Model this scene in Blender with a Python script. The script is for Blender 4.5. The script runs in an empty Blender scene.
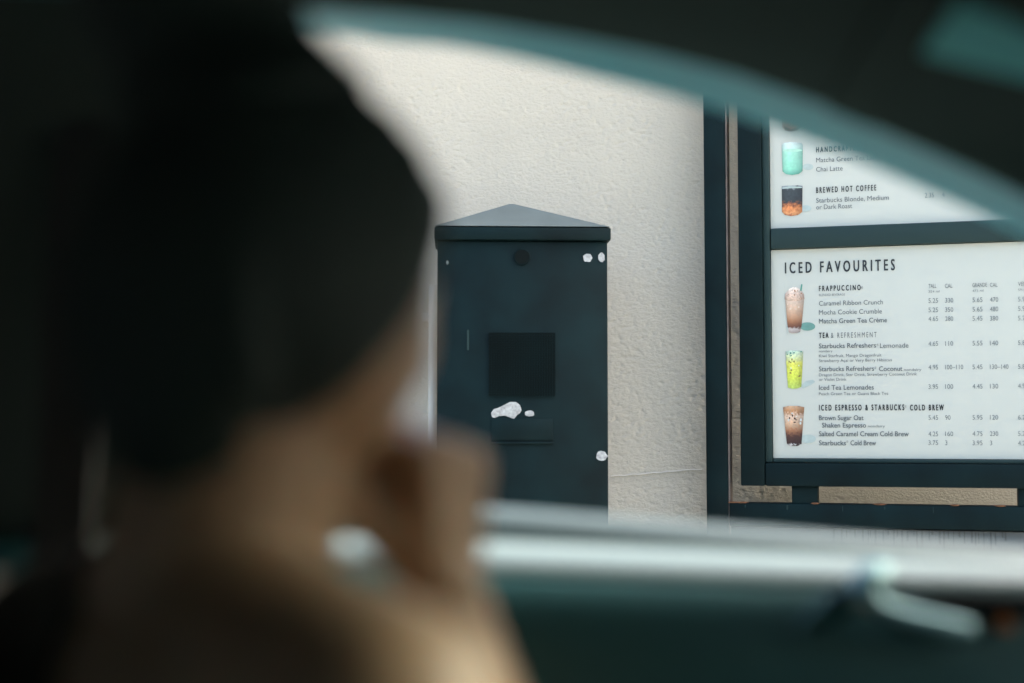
import bpy, bmesh, math, random
from mathutils import Vector, Matrix
random.seed(7)
R = math.radians
S = bpy.context.scene
C = S.collection

# ------------------------------------------------------------------ camera, sky, sun, exposure
CAM_Z = 1.05
PITCH = R(3.6)
FPX = 50.0 / 36.0 * 1024.0
cam_d = bpy.data.cameras.new('camera')
cam_d.lens = 50.0
cam_d.sensor_width = 36.0
cam_d.clip_start = 0.02
cam_d.clip_end = 3000.0
cam_d.dof.use_dof = True
cam_d.dof.focus_distance = 3.0
cam_d.dof.aperture_fstop = 1.5
cam = bpy.data.objects.new('camera', cam_d)
C.objects.link(cam)
cam.location = (0, 0, CAM_Z)
cam.rotation_euler = (R(90) + PITCH, 0, 0)
S.camera = cam

SUN_EL, SUN_AZ = 34.0, 74.0          # azimuth measured clockwise from +Y
W = bpy.data.worlds.new('World')
S.world = W
W.use_nodes = True
nt = W.node_tree
bg = nt.nodes['Background']
sky = nt.nodes.new('ShaderNodeTexSky')
sky.sky_type = 'NISHITA'
sky.sun_disc = False
sky.sun_elevation = R(SUN_EL)
sky.sun_rotation = R(SUN_AZ)
sky.air_density = 1.0
sky.dust_density = 8.0
sky.ozone_density = 1.0
nt.links.new(sky.outputs[0], bg.inputs[0])
bg.inputs[1].default_value = 0.15

sun_d = bpy.data.lights.new('sun', 'SUN')
sun_d.energy = 1.2
sun_d.angle = R(12)
sun_d.color = (1.0, 0.95, 0.87)
sun = bpy.data.objects.new('sun', sun_d)
C.objects.link(sun)
a, e = R(SUN_AZ), R(SUN_EL)
to_sun = Vector((math.sin(a) * math.cos(e), math.cos(a) * math.cos(e), math.sin(e)))
sun.rotation_euler = to_sun.to_track_quat('Z', 'Y').to_euler()
sun.location = (0, -5, 8)

S.view_settings.view_transform = 'Standard'
S.view_settings.look = 'None'
S.view_settings.gamma = 1.0
S.view_settings.use_curve_mapping = False
S.view_settings.exposure = 2.55

# ------------------------------------------------------------------ helpers
def tag(o, label=None, cat=None, group=None, kind=None):
    if label: o['label'] = label
    if cat: o['category'] = cat
    if group: o['group'] = group
    if kind: o['kind'] = kind
    return o

def empty(name, loc, rz=0.0):
    o = bpy.data.objects.new(name, None)
    C.objects.link(o)
    o.location = loc
    o.rotation_euler = (0, 0, rz)
    o.empty_display_size = 0.1
    return o

def link_mesh(name, me, mats, parent=None, smooth=None):
    o = bpy.data.objects.new(name, me)
    C.objects.link(o)
    if not isinstance(mats, (list, tuple)): mats = [mats]
    for m in mats: me.materials.append(m)
    if parent is not None:
        o.parent = parent
    if smooth is not None:
        for p in me.polygons: p.use_smooth = True
        if smooth < 180:
            me.set_sharp_from_angle(angle=R(smooth))
    return o

class MB:
    """collects shapes in the coordinates of the object they will become"""
    def __init__(s):
        s.v = []; s.f = []; s.m = []
    def add(s, vs, fs, mi=0, mat=None):
        b = len(s.v)
        for p in vs:
            p = Vector(p)
            s.v.append(mat @ p if mat else p)
        for f in fs:
            s.f.append([i + b for i in f]); s.m.append(mi)
        return s
    def bm(s, bmx, mi=0, mat=None):
        bmx.verts.ensure_lookup_table()
        bmx.verts.index_update()
        s.add([v.co.copy() for v in bmx.verts], [[v.index for v in f.verts] for f in bmx.faces], mi, mat)
        bmx.free()
        return s
    def box(s, c, size, bev=0.0, mi=0, mat=None, seg=2):
        b = bmesh.new()
        bmesh.ops.create_cube(b, size=1.0)
        for v in b.verts:
            v.co = Vector((v.co.x * size[0] + c[0], v.co.y * size[1] + c[1], v.co.z * size[2] + c[2]))
        if bev > 0:
            bmesh.ops.bevel(b, geom=list(b.edges), offset=bev, segments=seg, profile=0.5, affect='EDGES')
        return s.bm(b, mi, mat)
    def tube(s, pts, rads, seg=12, mi=0, mat=None, flat=None):
        pts = [Vector(p) for p in pts]
        n = len(pts)
        if not isinstance(rads, (list, tuple)): rads = [rads] * n
        vs = []; fs = []
        up = None
        for i, p in enumerate(pts):
            t = (pts[min(i + 1, n - 1)] - pts[max(i - 1, 0)]).normalized()
            if up is None:
                up = Vector((0, 0, 1)) if abs(t.z) < 0.9 else Vector((1, 0, 0))
            sd = t.cross(up).normalized()
            up = sd.cross(t).normalized()
            for k in range(seg):
                a = 2 * math.pi * k / seg
                fx, fy = (1, 1) if flat is None else flat
                vs.append(p + sd * math.cos(a) * rads[i] * fx + up * math.sin(a) * rads[i] * fy)
        for i in range(n - 1):
            for k in range(seg):
                k2 = (k + 1) % seg
                fs.append([i * seg + k, i * seg + k2, (i + 1) * seg + k2, (i + 1) * seg + k])
        fs.append(list(range(seg))[::-1])
        fs.append([(n - 1) * seg + k for k in range(seg)])
        return s.add(vs, fs, mi, mat)
    def sphere(s, c, r, seg=20, rings=12, mi=0, mat=None):
        if not isinstance(r, (list, tuple)): r = (r, r, r)
        b = bmesh.new()
        bmesh.ops.create_uvsphere(b, u_segments=seg, v_segments=rings, radius=1.0)
        for v in b.verts:
            v.co = Vector((v.co.x * r[0] + c[0], v.co.y * r[1] + c[1], v.co.z * r[2] + c[2]))
        return s.bm(b, mi, mat)
    def capsule(s, p0, p1, r0, r1, seg=16, mi=0):
        p0, p1 = Vector(p0), Vector(p1)
        s.sphere(p0, r0, seg, 10, mi); s.sphere(p1, r1, seg, 10, mi)
        return s.tube([p0, p1], [r0, r1], seg, mi)
    def sweep(s, prof, stations, mi=0, close=True, cap=True):
        """prof(station) -> list of points; rings joined"""
        rings = [prof(st) for st in stations]
        n = len(rings[0])
        vs = [p for r in rings for p in r]
        fs = []
        for i in range(len(rings) - 1):
            for k in range(n if close else n - 1):
                k2 = (k + 1) % n
                fs.append([i * n + k, i * n + k2, (i + 1) * n + k2, (i + 1) * n + k])
        if close and cap:
            fs.append(list(range(n))[::-1])
            fs.append([(len(rings) - 1) * n + k for k in range(n)])
        return s.add(vs, fs, mi)
    def build(s, name, mats, parent=None, smooth=None, off=(0, 0, 0), bevel=0):
        me = bpy.data.meshes.new(name)
        o = Vector(off)
        me.from_pydata([tuple(p - o) for p in s.v], [], s.f)
        me.update()
        for p, mi in zip(me.polygons, s.m): p.material_index = mi
        b = bmesh.new(); b.from_mesh(me)
        bmesh.ops.recalc_face_normals(b, faces=b.faces)
        b.to_mesh(me); b.free()
        return link_mesh(name, me, mats, parent, smooth)

def mirror_mb(mb, yc):
    m = MB()
    m.v = [Vector((p.x, 2 * yc - p.y, p.z)) for p in mb.v]
    m.f = [f[::-1] for f in mb.f]; m.m = list(mb.m)
    return m

def interp(tab, x):
    if x <= tab[0][0]: return tab[0][1]
    for (x0, y0), (x1, y1) in zip(tab, tab[1:]):
        if x <= x1:
            t = (x - x0) / (x1 - x0)
            return y0 + (y1 - y0) * t
    return tab[-1][1]

def ray(u, v):
    d = Vector(((u - 512) / FPX, 1.0, (341.5 - v) / FPX))
    c, s_ = math.cos(PITCH), math.sin(PITCH)
    return Vector((d.x, d.y * c - d.z * s_, d.y * s_ + d.z * c))

def at(u, v, Y):
    d = ray(u, v)
    return Vector((0, 0, CAM_Z)) + d * (Y / d.y)

# ------------------------------------------------------------------ materials
def mat(name, col, rough=0.6, metal=0.0, spec=0.5, noise=0.0, nscale=20.0, bump=0.0, bscale=60.0, coat=0.0, sheen=0.0, bdist=0.003, detail=4.0):
    m = bpy.data.materials.new(name)
    m.use_nodes = True
    t = m.node_tree
    p = t.nodes['Principled BSDF']
    p.inputs['Base Color'].default_value = (*col, 1)
    p.inputs['Roughness'].default_value = rough
    p.inputs['Metallic'].default_value = metal
    p.inputs['Specular IOR Level'].default_value = spec
    p.inputs['Coat Weight'].default_value = coat
    p.inputs['Sheen Weight'].default_value = sheen
    tc = t.nodes.new('ShaderNodeTexCoord')
    if noise > 0:
        n = t.nodes.new('ShaderNodeTexNoise'); n.inputs['Scale'].default_value = nscale; n.inputs['Detail'].default_value = 6
        t.links.new(tc.outputs['Object'], n.inputs['Vector'])
        r = t.nodes.new('ShaderNodeValToRGB')
        r.color_ramp.elements[0].position = 0.3; r.color_ramp.elements[1].position = 0.7
        r.color_ramp.elements[0].color = (*[c * (1 - noise) for c in col], 1)
        r.color_ramp.elements[1].color = (*[min(1, c * (1 + noise)) for c in col], 1)
        t.links.new(n.outputs['Fac'], r.inputs[0]); t.links.new(r.outputs[0], p.inputs['Base Color'])
    if bump > 0:
        n2 = t.nodes.new('ShaderNodeTexNoise'); n2.inputs['Scale'].default_value = bscale; n2.inputs['Detail'].default_value = detail
        t.links.new(tc.outputs['Object'], n2.inputs['Vector'])
        b = t.nodes.new('ShaderNodeBump'); b.inputs['Strength'].default_value = bump; b.inputs['Distance'].default_value = bdist
        t.links.new(n2.outputs['Fac'], b.inputs['Height']); t.links.new(b.outputs[0], p.inputs['Normal'])
    return m

def stucco():
    m = bpy.data.materials.new('stucco'); m.use_nodes = True
    t = m.node_tree; p = t.nodes['Principled BSDF']
    p.inputs['Roughness'].default_value = 0.95; p.inputs['Specular IOR Level'].default_value = 0.15
    tc = t.nodes.new('ShaderNodeTexCoord')
    mp = t.nodes.new('ShaderNodeMapping'); mp.inputs['Scale'].default_value = (1.0, 1.0, 1.7)
    t.links.new(tc.outputs['Object'], mp.inputs[0])
    n1 = t.nodes.new('ShaderNodeTexNoise'); n1.inputs['Scale'].default_value = 150; n1.inputs['Detail'].default_value = 5; n1.inputs['Roughness'].default_value = 0.55
    t.links.new(mp.outputs[0], n1.inputs['Vector'])
    n2 = t.nodes.new('ShaderNodeTexNoise'); n2.inputs['Scale'].default_value = 3.0; n2.inputs['Detail'].default_value = 6
    t.links.new(tc.outputs['Object'], n2.inputs['Vector'])
    vo = t.nodes.new('ShaderNodeTexVoronoi'); vo.inputs['Scale'].default_value = 70
    t.links.new(mp.outputs[0], vo.inputs['Vector'])
    r = t.nodes.new('ShaderNodeValToRGB')
    r.color_ramp.elements[0].position = 0.25; r.color_ramp.elements[1].position = 0.75
    r.color_ramp.elements[0].color = (0.475, 0.452, 0.375, 1)
    r.color_ramp.elements[1].color = (0.535, 0.51, 0.425, 1)
    t.links.new(n2.outputs['Fac'], r.inputs[0]); t.links.new(r.outputs[0], p.inputs['Base Color'])
    rp = t.nodes.new('ShaderNodeValToRGB')
    rp.color_ramp.elements[0].position = 0.42; rp.color_ramp.elements[1].position = 0.56
    t.links.new(n1.outputs['Fac'], rp.inputs[0])
    b = t.nodes.new('ShaderNodeBump'); b.inputs['Strength'].default_value = 0.35; b.inputs['Distance'].default_value = 0.003
    t.links.new(rp.outputs[0], b.inputs['Height'])
    b2 = t.nodes.new('ShaderNodeBump'); b2.inputs['Strength'].default_value = 0.12; b2.inputs['Distance'].default_value = 0.004
    t.links.new(vo.outputs['Distance'], b2.inputs['Height'])
    t.links.new(b.outputs[0], b2.inputs['Normal'])
    t.links.new(b2.outputs[0], p.inputs['Normal'])
    return m

def glass(name, tint, gloss=0.08):
    m = bpy.data.materials.new(name); m.use_nodes = True
    t = m.node_tree; t.nodes.remove(t.nodes['Principled BSDF'])
    tr = t.nodes.new('ShaderNodeBsdfTransparent'); tr.inputs[0].default_value = (*tint, 1)
    gl = t.nodes.new('ShaderNodeBsdfGlossy'); gl.inputs['Roughness'].default_value = 0.02
    fr = t.nodes.new('ShaderNodeFresnel'); fr.inputs[0].default_value = 1.45
    mx = t.nodes.new('ShaderNodeMixShader')
    t.links.new(fr.outputs[0], mx.inputs[0]); t.links.new(tr.outputs[0], mx.inputs[1]); t.links.new(gl.outputs[0], mx.inputs[2])
    t.links.new(mx.outputs[0], t.nodes['Material Output'].inputs[0])
    return m

def hair_mat():
    m = mat('dark_hair', (0.027, 0.039, 0.034), 0.7, spec=0.25)
    t = m.node_tree; p = t.nodes['Principled BSDF']
    tc = t.nodes.new('ShaderNodeTexCoord')
    wv = t.nodes.new('ShaderNodeTexNoise'); wv.inputs['Scale'].default_value = 60; wv.inputs['Detail'].default_value = 5
    mp = t.nodes.new('ShaderNodeMapping'); mp.inputs['Scale'].default_value = (6, 6, 0.8)
    t.links.new(tc.outputs['Object'], mp.inputs[0]); t.links.new(mp.outputs[0], wv.inputs['Vector'])
    b = t.nodes.new('ShaderNodeBump'); b.inputs['Strength'].default_value = 0.5; b.inputs['Distance'].default_value = 0.003
    t.links.new(wv.outputs['Fac'], b.inputs['Height']); t.links.new(b.outputs[0], p.inputs['Normal'])
    return m

M = {}
M['stucco'] = stucco()
M['conduit'] = mat('beige_painted_steel', (0.47, 0.47, 0.42), 0.6)
M['crack'] = mat('pale_crack_filler', (0.58, 0.57, 0.52), 0.9)
M['asphalt'] = mat('asphalt', (0.05, 0.05, 0.052), 0.9, noise=0.3, nscale=40, bump=0.6, bscale=250)
M['concrete'] = mat('concrete', (0.50, 0.485, 0.45), 0.9, noise=0.12, nscale=8, bump=0.3, bscale=150)
M['lane'] = mat('pale_concrete_lane', (0.48, 0.475, 0.44), 0.9, noise=0.15, nscale=3, bump=0.3, bscale=150)
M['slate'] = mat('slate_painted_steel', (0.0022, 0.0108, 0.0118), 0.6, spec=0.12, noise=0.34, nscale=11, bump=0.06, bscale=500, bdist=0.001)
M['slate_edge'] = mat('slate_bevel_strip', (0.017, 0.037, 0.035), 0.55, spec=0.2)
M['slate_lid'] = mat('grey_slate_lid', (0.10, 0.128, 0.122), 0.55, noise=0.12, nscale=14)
M['grille'] = mat('black_grille', (0.0025, 0.0062, 0.0050), 0.6, spec=0.12)
M['post_side'] = mat('weathered_brown_steel', (0.15, 0.12, 0.10), 0.65, noise=0.3, nscale=25)
M['rust'] = mat('rust', (0.22, 0.10, 0.045), 0.9, noise=0.4, nscale=120)
M['white'] = mat('white_residue', (0.36, 0.375, 0.365), 0.8, noise=0.35, nscale=160)
M['panel'] = mat('white_menu_print', (0.50, 0.525, 0.46), 0.35, spec=0.4, noise=0.015, nscale=2)
M['ink'] = mat('dark_grey_ink', (0.12, 0.14, 0.14), 0.5)
M['inkb'] = mat('black_ink', (0.018, 0.024, 0.025), 0.5)
M['inkl'] = mat('light_grey_ink', (0.155, 0.18, 0.18), 0.5)
M['cladding'] = mat('grey_cladding', (0.085, 0.100, 0.102), 0.7, noise=0.1, nscale=6)
M['drip'] = mat('dirt_drip', (0.060, 0.068, 0.068), 0.8)
# car
M['paint'] = mat('blue_grey_car_paint', (0.30, 0.37, 0.39), 0.35, metal=0.2, coat=0.6)
M['seal'] = mat('grey_window_seal', (0.062, 0.10, 0.112), 0.5)
M['frame'] = mat('blue_grey_frame_trim', (0.042, 0.28, 0.335), 0.38, spec=0.6)
M['cap'] = mat('pale_grey_door_cap', (0.17, 0.24, 0.25), 0.36, spec=0.6)
M['trim'] = mat('black_teal_trim', (0.020, 0.092, 0.100), 0.42, spec=0.5, bump=0.15, bscale=700, bdist=0.0006)
M['pillar'] = mat('pillar_painted_glow', (0.085, 0.37, 0.385), 0.7, spec=0.15, bump=0.1, bscale=700, bdist=0.0005)  # brighter teal than the pillar: windscreen glow painted into the colour
M['pillar_cloth'] = mat('pillar_cloth', (0.060, 0.080, 0.070), 0.95, spec=0.1)
M['collar'] = mat('dark_teal_collar', (0.026, 0.060, 0.058), 0.85, spec=0.12)
M['fabric'] = mat('dark_headliner', (0.025, 0.045, 0.041), 0.95, spec=0.1, bump=0.2, bscale=800, bdist=0.0008)
M['seat'] = mat('dark_seat_leather', (0.018, 0.022, 0.022), 0.6, bump=0.2, bscale=300, bdist=0.001)
M['belt'] = mat('grey_belt_webbing', (0.025, 0.03, 0.029), 0.8)
M['chrome'] = mat('satin_silver', (0.19, 0.35, 0.39), 0.42, metal=0.7)
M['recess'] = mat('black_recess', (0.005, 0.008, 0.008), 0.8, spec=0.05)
M['orange'] = mat('orange_lock_mark', (0.42, 0.13, 0.03), 0.6)
M['rubber'] = mat('tyre_rubber', (0.015, 0.015, 0.015), 0.9)
M['glass'] = glass('windscreen_glass', (0.58, 0.66, 0.66))  # out of view; tint deepened to dim the light on the neck
M['clear'] = glass('light_cut_glass', (0.17, 0.20, 0.195))  # unseen passenger pane, dark tint added to cut light on the person
M['tint'] = glass('tinted_glass', (0.10, 0.13, 0.13))  # dark tint added to the unseen rear panes to keep the cabin dim
# person
M['skin'] = mat('warm_skin', (0.345, 0.208, 0.122), 0.5, spec=0.4, noise=0.06, nscale=30, bump=0.08, bscale=400, bdist=0.0008)
M['skin'].node_tree.nodes['Principled BSDF'].inputs['Subsurface Weight'].default_value = .35
M['skin'].node_tree.nodes['Principled BSDF'].inputs['Subsurface Radius'].default_value = (1.0, .36, .2)
M['skin'].node_tree.nodes['Principled BSDF'].inputs['Subsurface Scale'].default_value = .015
M['hair'] = hair_mat()
M['top'] = mat('dark_brown_tank_top', (0.075, 0.066, 0.050), 0.95, spec=0.1)
M['denim'] = mat('dark_denim', (0.03, 0.04, 0.06), 0.9, noise=0.2, nscale=200)
M['eye'] = mat('eye_white', (0.75, 0.73, 0.70), 0.2)
M['iris'] = mat('brown_iris', (0.05, 0.025, 0.012), 0.2)
M['lip'] = mat('lip', (0.38, 0.16, 0.13), 0.45)
M['shoe'] = mat('white_canvas_shoe', (0.6, 0.6, 0.58), 0.8)

# ------------------------------------------------------------------ ground and lane
WALL_Y = 3.125
g = MB().add([(-400, -400, 0), (400, -400, 0), (400, 400, 0), (-400, 400, 0)], [[0, 1, 2, 3]])
tag(g.build('ground', M['concrete']), kind='structure')
g = MB().add([(-12, -9.0, .004), (12, -9.0, .004), (12, 2.0, .004), (-12, 2.0, .004)], [[0, 1, 2, 3]])
tag(g.build('road', M['lane']), kind='structure')
k = MB().box((0, 2.09, .06), (24, .18, .13), .012)
tag(k.build('kerb', M['concrete'], smooth=40), kind='structure')
k = MB().box((0, (2.18 + WALL_Y) / 2, .05), (24, WALL_Y - 2.18, .11))
tag(k.build('pavement', M['concrete']), kind='structure')

# ------------------------------------------------------------------ stucco wall
wl = empty('stucco_wall', (0, WALL_Y, 0))
tag(wl, 'pale beige rough stucco wall behind the dark cabinet and the menu board', 'wall')
MB().box((0, .15, 1.125), (20, .3, 2.25)).build('wall_face', M['stucco'], wl)
import mathutils.noise as mn
sx0, sx1, sz0, sz1, st_ = -.80, .80, .66, 1.98, .0028
nx_, nz_ = int((sx1 - sx0) / st_), int((sz1 - sz0) / st_)
vs = []
for j in range(nz_ + 1):
    z = sz0 + j * st_
    for i in range(nx_ + 1):
        x = sx0 + i * st_
        ed = min(1, min(x - sx0, sx1 - x, z - sz0, sz1 - z) / .15)
        q_ = mn.noise((x * 92, 3.7, z * 125)); q2 = mn.noise((x * 150, 9.1, z * 190)); q3 = mn.noise((x * 7, 1.3, z * 7))
        h_ = .0006 * q2 - .0027 * max(0, q_ - .13) * (1.0 + .8 * q3) + .0012 * q3
        vs.append((x, -.0025 - ed * h_, z))
fs = [(j * (nx_ + 1) + i, j * (nx_ + 1) + i + 1, (j + 1) * (nx_ + 1) + i + 1, (j + 1) * (nx_ + 1) + i) for j in range(nz_) for i in range(nx_)]
sme = bpy.data.meshes.new('stucco_coat'); sme.from_pydata(vs, [], fs); sme.update()
link_mesh('stucco_coat', sme, M['stucco'], wl, 180)
MB().box((0, .14, 2.305), (20.1, .42, .1), .01).build('coping', M['slate'], wl)
cr = MB()
pts = []
for i in range(14):
    u = 611 + i * 7.0
    p = at(u, 476.5 - i * .55 + random.uniform(-.7, .7), WALL_Y - .004)
    pts.append(p - Vector((0, WALL_Y, 0)))
cr.tube(pts, .0016, 6)
cr.build('hairline_crack', M['crack'], wl)

cd = MB().tube([at(433, 150, WALL_Y - .012) * 1.0, at(436.5, 640, WALL_Y - .012)], .010, 12)
base = cd.v[0].copy()
x_c = at(433, 300, WALL_Y - .012).x
cd = MB().tube([(0, 0, .1), (0, 0, 1.37)], .010, 14)
for z in (.35, .85, 1.3):
    cd.box((0, .006, z), (.05, .008, .02), .002)
o = cd.build('conduit_pipe', M['conduit'], None, 40)
o.location = (x_c, WALL_Y - .0125, 0)
tag(o, 'thin beige conduit running down the wall at the left of the dark cabinet', 'pipe')

# ------------------------------------------------------------------ order cabinet
BOX_Y = 2.86
pL, pR = at(437.5, 300, BOX_Y), at(608, 300, BOX_Y)
bw = (pR - pL).x
bz = at(520, 241, BOX_Y).z                 # underside of lid
lidz = at(520, 228.5, BOX_Y).z
apz = at(507, 204, BOX_Y + .08).z
BROT = R(2.5)
bx = empty('order_cabinet', ((pL.x + pR.x) / 2 , BOX_Y, .105), BROT)
tag(bx, 'dark slate metal cabinet with a pitched lid, standing against the stucco wall', 'cabinet')
bd = .16
zb = lambda z: z - .105
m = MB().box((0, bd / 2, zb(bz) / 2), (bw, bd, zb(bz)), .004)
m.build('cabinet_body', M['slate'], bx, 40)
# lid : fascia and hipped top
lw = bw + .012
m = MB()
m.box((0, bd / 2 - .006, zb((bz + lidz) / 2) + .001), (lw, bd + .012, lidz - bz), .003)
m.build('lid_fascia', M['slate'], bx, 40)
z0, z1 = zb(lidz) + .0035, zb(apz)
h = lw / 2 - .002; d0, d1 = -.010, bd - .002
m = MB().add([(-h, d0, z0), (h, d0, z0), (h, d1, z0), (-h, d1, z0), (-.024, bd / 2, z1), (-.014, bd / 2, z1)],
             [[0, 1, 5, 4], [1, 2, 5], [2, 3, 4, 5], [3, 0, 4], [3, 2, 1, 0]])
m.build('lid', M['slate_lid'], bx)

def boxpt(u, v, off=0.0):
    """front face of the cabinet, cabinet coordinates"""
    inv = Matrix.Rotation(-BROT, 3, 'Z')
    d = inv @ ray(u, v)
    o_ = inv @ (Vector((0, 0, CAM_Z)) - Vector(bx.location))
    t = (-off - o_.y) / d.y
    return o_ + d * t
# perforated grille
q0, q1 = boxpt(489, 396), boxpt(555, 333)
m = MB()
nx, nz = 26, 26
gx0, gx1, gz0, gz1 = q0.x, q1.x, q0.z, q1.z
m.box(((gx0 + gx1) / 2, -.001, (gz0 + gz1) / 2), (gx1 - gx0, .002, gz1 - gz0))
gr = m.build('speaker_grille', M['grille'], bx)
m = MB()
for i in range(nx + 1):
    x = gx0 + (gx1 - gx0) * i / nx
    m.box((x, -.003, (gz0 + gz1) / 2), (.0012, .002, gz1 - gz0))
for j in range(nz + 1):
    z = gz0 + (gz1 - gz0) * j / nz
    m.box(((gx0 + gx1) / 2, -.0052, z), (gx1 - gx0, .0012, .0012))
m.build('mesh_wires', M['slate'], gr)
# round lock hole
c = boxpt(522, 257)
m = MB().tube([(c.x, .004, c.z), (c.x, -.004, c.z)], [.014, .014], 24)
lk = m.build('lock', M['recess'], bx, 40)
m = MB()
ring = [(c.x + .015 * math.cos(t * math.pi / 14), -.002, c.z + .015 * math.sin(t * math.pi / 14)) for t in range(29)]
m.tube(ring, .0018, 8)
m.build('lock_ring', M['slate'], lk, 60)
# white paper residue and paint chips
def blob(outline, name, off=.0016, mt='white'):
    pts = [boxpt(u, v, off) for u, v in outline]
    n = len(pts)
    fr = [Vector((p.x, -off, p.z)) for p in pts]; bk = [Vector((p.x, -.0002, p.z)) for p in pts]
    mm = MB().add(fr + bk, [list(range(n))] + [[i, (i + 1) % n, n + (i + 1) % n, n + i] for i in range(n)])
    return mm.build(name, M[mt], bx)
def roundish(u, v, a, b, n=14, jit=.15):
    return [(u + a * math.cos(2 * math.pi * i / n) * (1 + random.uniform(-jit, jit)), v + b * math.sin(2 * math.pi * i / n) * (1 + random.uniform(-jit, jit))) for i in range(n)]
blob([(491, 413), (494, 409), (498, 408), (504, 405), (510, 402), (516, 402), (520, 405), (521.5, 410), (520, 413), (517, 415), (514, 419), (510, 417.5), (505, 415.5), (499, 416), (495, 418), (492, 417)], 'torn_paper_residue')
blob(roundish(529.5, 413.5, 5, 3.2), 'torn_paper_residue')
blob(roundish(587.5, 258, 4.6, 4.2), 'paint_chip')
blob(roundish(601.5, 257.5, 3.6, 4.6), 'paint_chip')
blob(roundish(602, 456, 5.5, 5), 'paint_chip')
blob(roundish(447.5, 262.5, 1.3, 2.2), 'paint_chip', mt='slate_lid')
# card ledge under the grille
q0, q1 = boxpt(491, 443), boxpt(553, 419)
m = MB()
m.box(((q0.x + q1.x) / 2, -.003, q0.z), (q1.x - q0.x, .006, .004), .001)
m.box(((q0.x + q1.x) / 2, -.0012, (q0.z + q1.z) / 2 + .003), (q1.x - q0.x, .0024, q1.z - q0.z - .004), .001)
m.build('label_plate', M['slate'], bx, 40)
m = MB()
q = boxpt(468, 330); q2 = boxpt(470, 350)
m.box((q.x, -.0006, (q.z + q2.z) / 2), (.004, .0012, abs(q.z - q2.z)))
m.build('scratch', M['slate_edge'], bx)

# ------------------------------------------------------------------ menu board
BA = R(15.8)
P0 = at(771.5, 458, 3.0)
mb_root = empty('menu_board', (P0.x, P0.y, .105), -BA)
tag(mb_root, 'slate framed drive through menu board with white backlit price panels beside the cabinet', 'menu board')
ROT = Matrix.Rotation(-BA, 3, 'Z')
def bp(u, v, off=0.0):
    """pixel to menu board coordinates (x along the board, y depth, z up)"""
    inv = ROT.transposed()
    d = inv @ ray(u, v)
    o_ = inv @ (Vector((0, 0, CAM_Z)) - Vector(mb_root.location))
    t = (off - o_.y) / d.y
    return o_ + d * t
def bx_px(u0, v0, u1, v1, off):
    a_, b_ = bp(u0, v0, off), bp(u1, v1, off)
    return a_, b_
pz = lambda v, u=771.5, off=0.0: bp(u, v, off).z
px_ = lambda u, v=400, off=0.0: bp(u, v, off).x
PW = .80                                   # panel width
xl = 0.004
zl0, zl1 = pz(458), pz(250.2)               # lower panel
zu0 = pz(228.8); zu1 = zu0 + .62            # upper panel
fy = -.022                                  # front of the display frame
def frame_x(u, off=fy): return bp(u, 400, off).x
fx0 = frame_x(740)
fx1 = xl + PW + .07
fz0 = bp(771, 486, fy).z
ft = zu1 + .07
# outer posts and rails (one frame)
ox0, ox1 = bp(705.5, 400, -.012).x, bp(727.5, 400, -.012).x
oxr = fx1 + .055
m = MB()
ow = ox1 - ox0
otop = ft + .12
m.box(((ox0 + ox1) / 2, .013, otop / 2), (ow, .05, otop), .004)
ps = m.build('post', M['slate'], mb_root, 40)
mm = MB().box((ox1 + .0015, .014, otop / 2), (.003, .044, otop - .01))
mm.build('post_flank', M['post_side'], ps)
m = MB().box((oxr + ow / 2, .013, otop / 2), (ow, .05, otop), .004)
m.build('post', M['slate'], mb_root, 40)
rz1, rz0 = bp(760, 503, -.012).z, bp(760, 526.5, -.012).z
m = MB().box(((ox1 + oxr) / 2, .013, (rz0 + rz1) / 2), (oxr - ox1 - .002, .05, rz1 - rz0), .004)
rl = m.build('bottom_rail', M['slate'], mb_root, 40)
for (u, w) in ((733, .03), (815, .02), (742, .03), (880, .03), (955, .02), (1000, .024)):
    MB().sphere((bp(u, 503, -.01).x, -.004, rz1 + .0004), (w / 2, .010, .0022), 12, 6).build('rust_spot', M['rust'], rl, 60)
for i in range(5):
    u = 745 + i * 47 + random.uniform(-5, 5)
    x = bp(u, 510, -.012).x; L = random.uniform(.004, .014)
    MB().box((x, -.0126, rz1 - .004 - L / 2), (random.uniform(.001, .003), .0012, L)).build('water_streak', M['slate_edge'], rl)
m = MB().box(((ox1 + oxr) / 2, .013, otop - .03), (oxr - ox1 - .002, .05, .06), .004)
m.build('top_rail', M['slate'], mb_root, 40)
# cladding below the rail with drips
m = MB().box(((ox1 + oxr) / 2, .045, rz0 / 2), (oxr - ox1 - .002, .08, rz0 - .004), .003)
cl = m.build('base_cladding', M['cladding'], mb_root, 40)
for i in range(34):
    x = bp(835 + i * 5.2 + random.uniform(-2, 2), 530, 0).x
    L = random.uniform(.008, .045)
    MB().box((x, .0045, rz0 - .003 - L / 2), (random.uniform(.001, .004), .0012, L)).build('drip_stain', M['drip'], cl)
# stubs between rail and display
def stub(u0, u1):
    a_, b_ = bp(u0, 495, .0).x, bp(u1, 495, .0).x
    MB().box(((a_ + b_) / 2, .013, (rz1 + fz0) / 2), (b_ - a_, .04, fz0 - rz1 + .004), .002).build('support_stub', M['slate'], mb_root, 40)
stub(792, 818); stub(1018, 1044)
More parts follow.
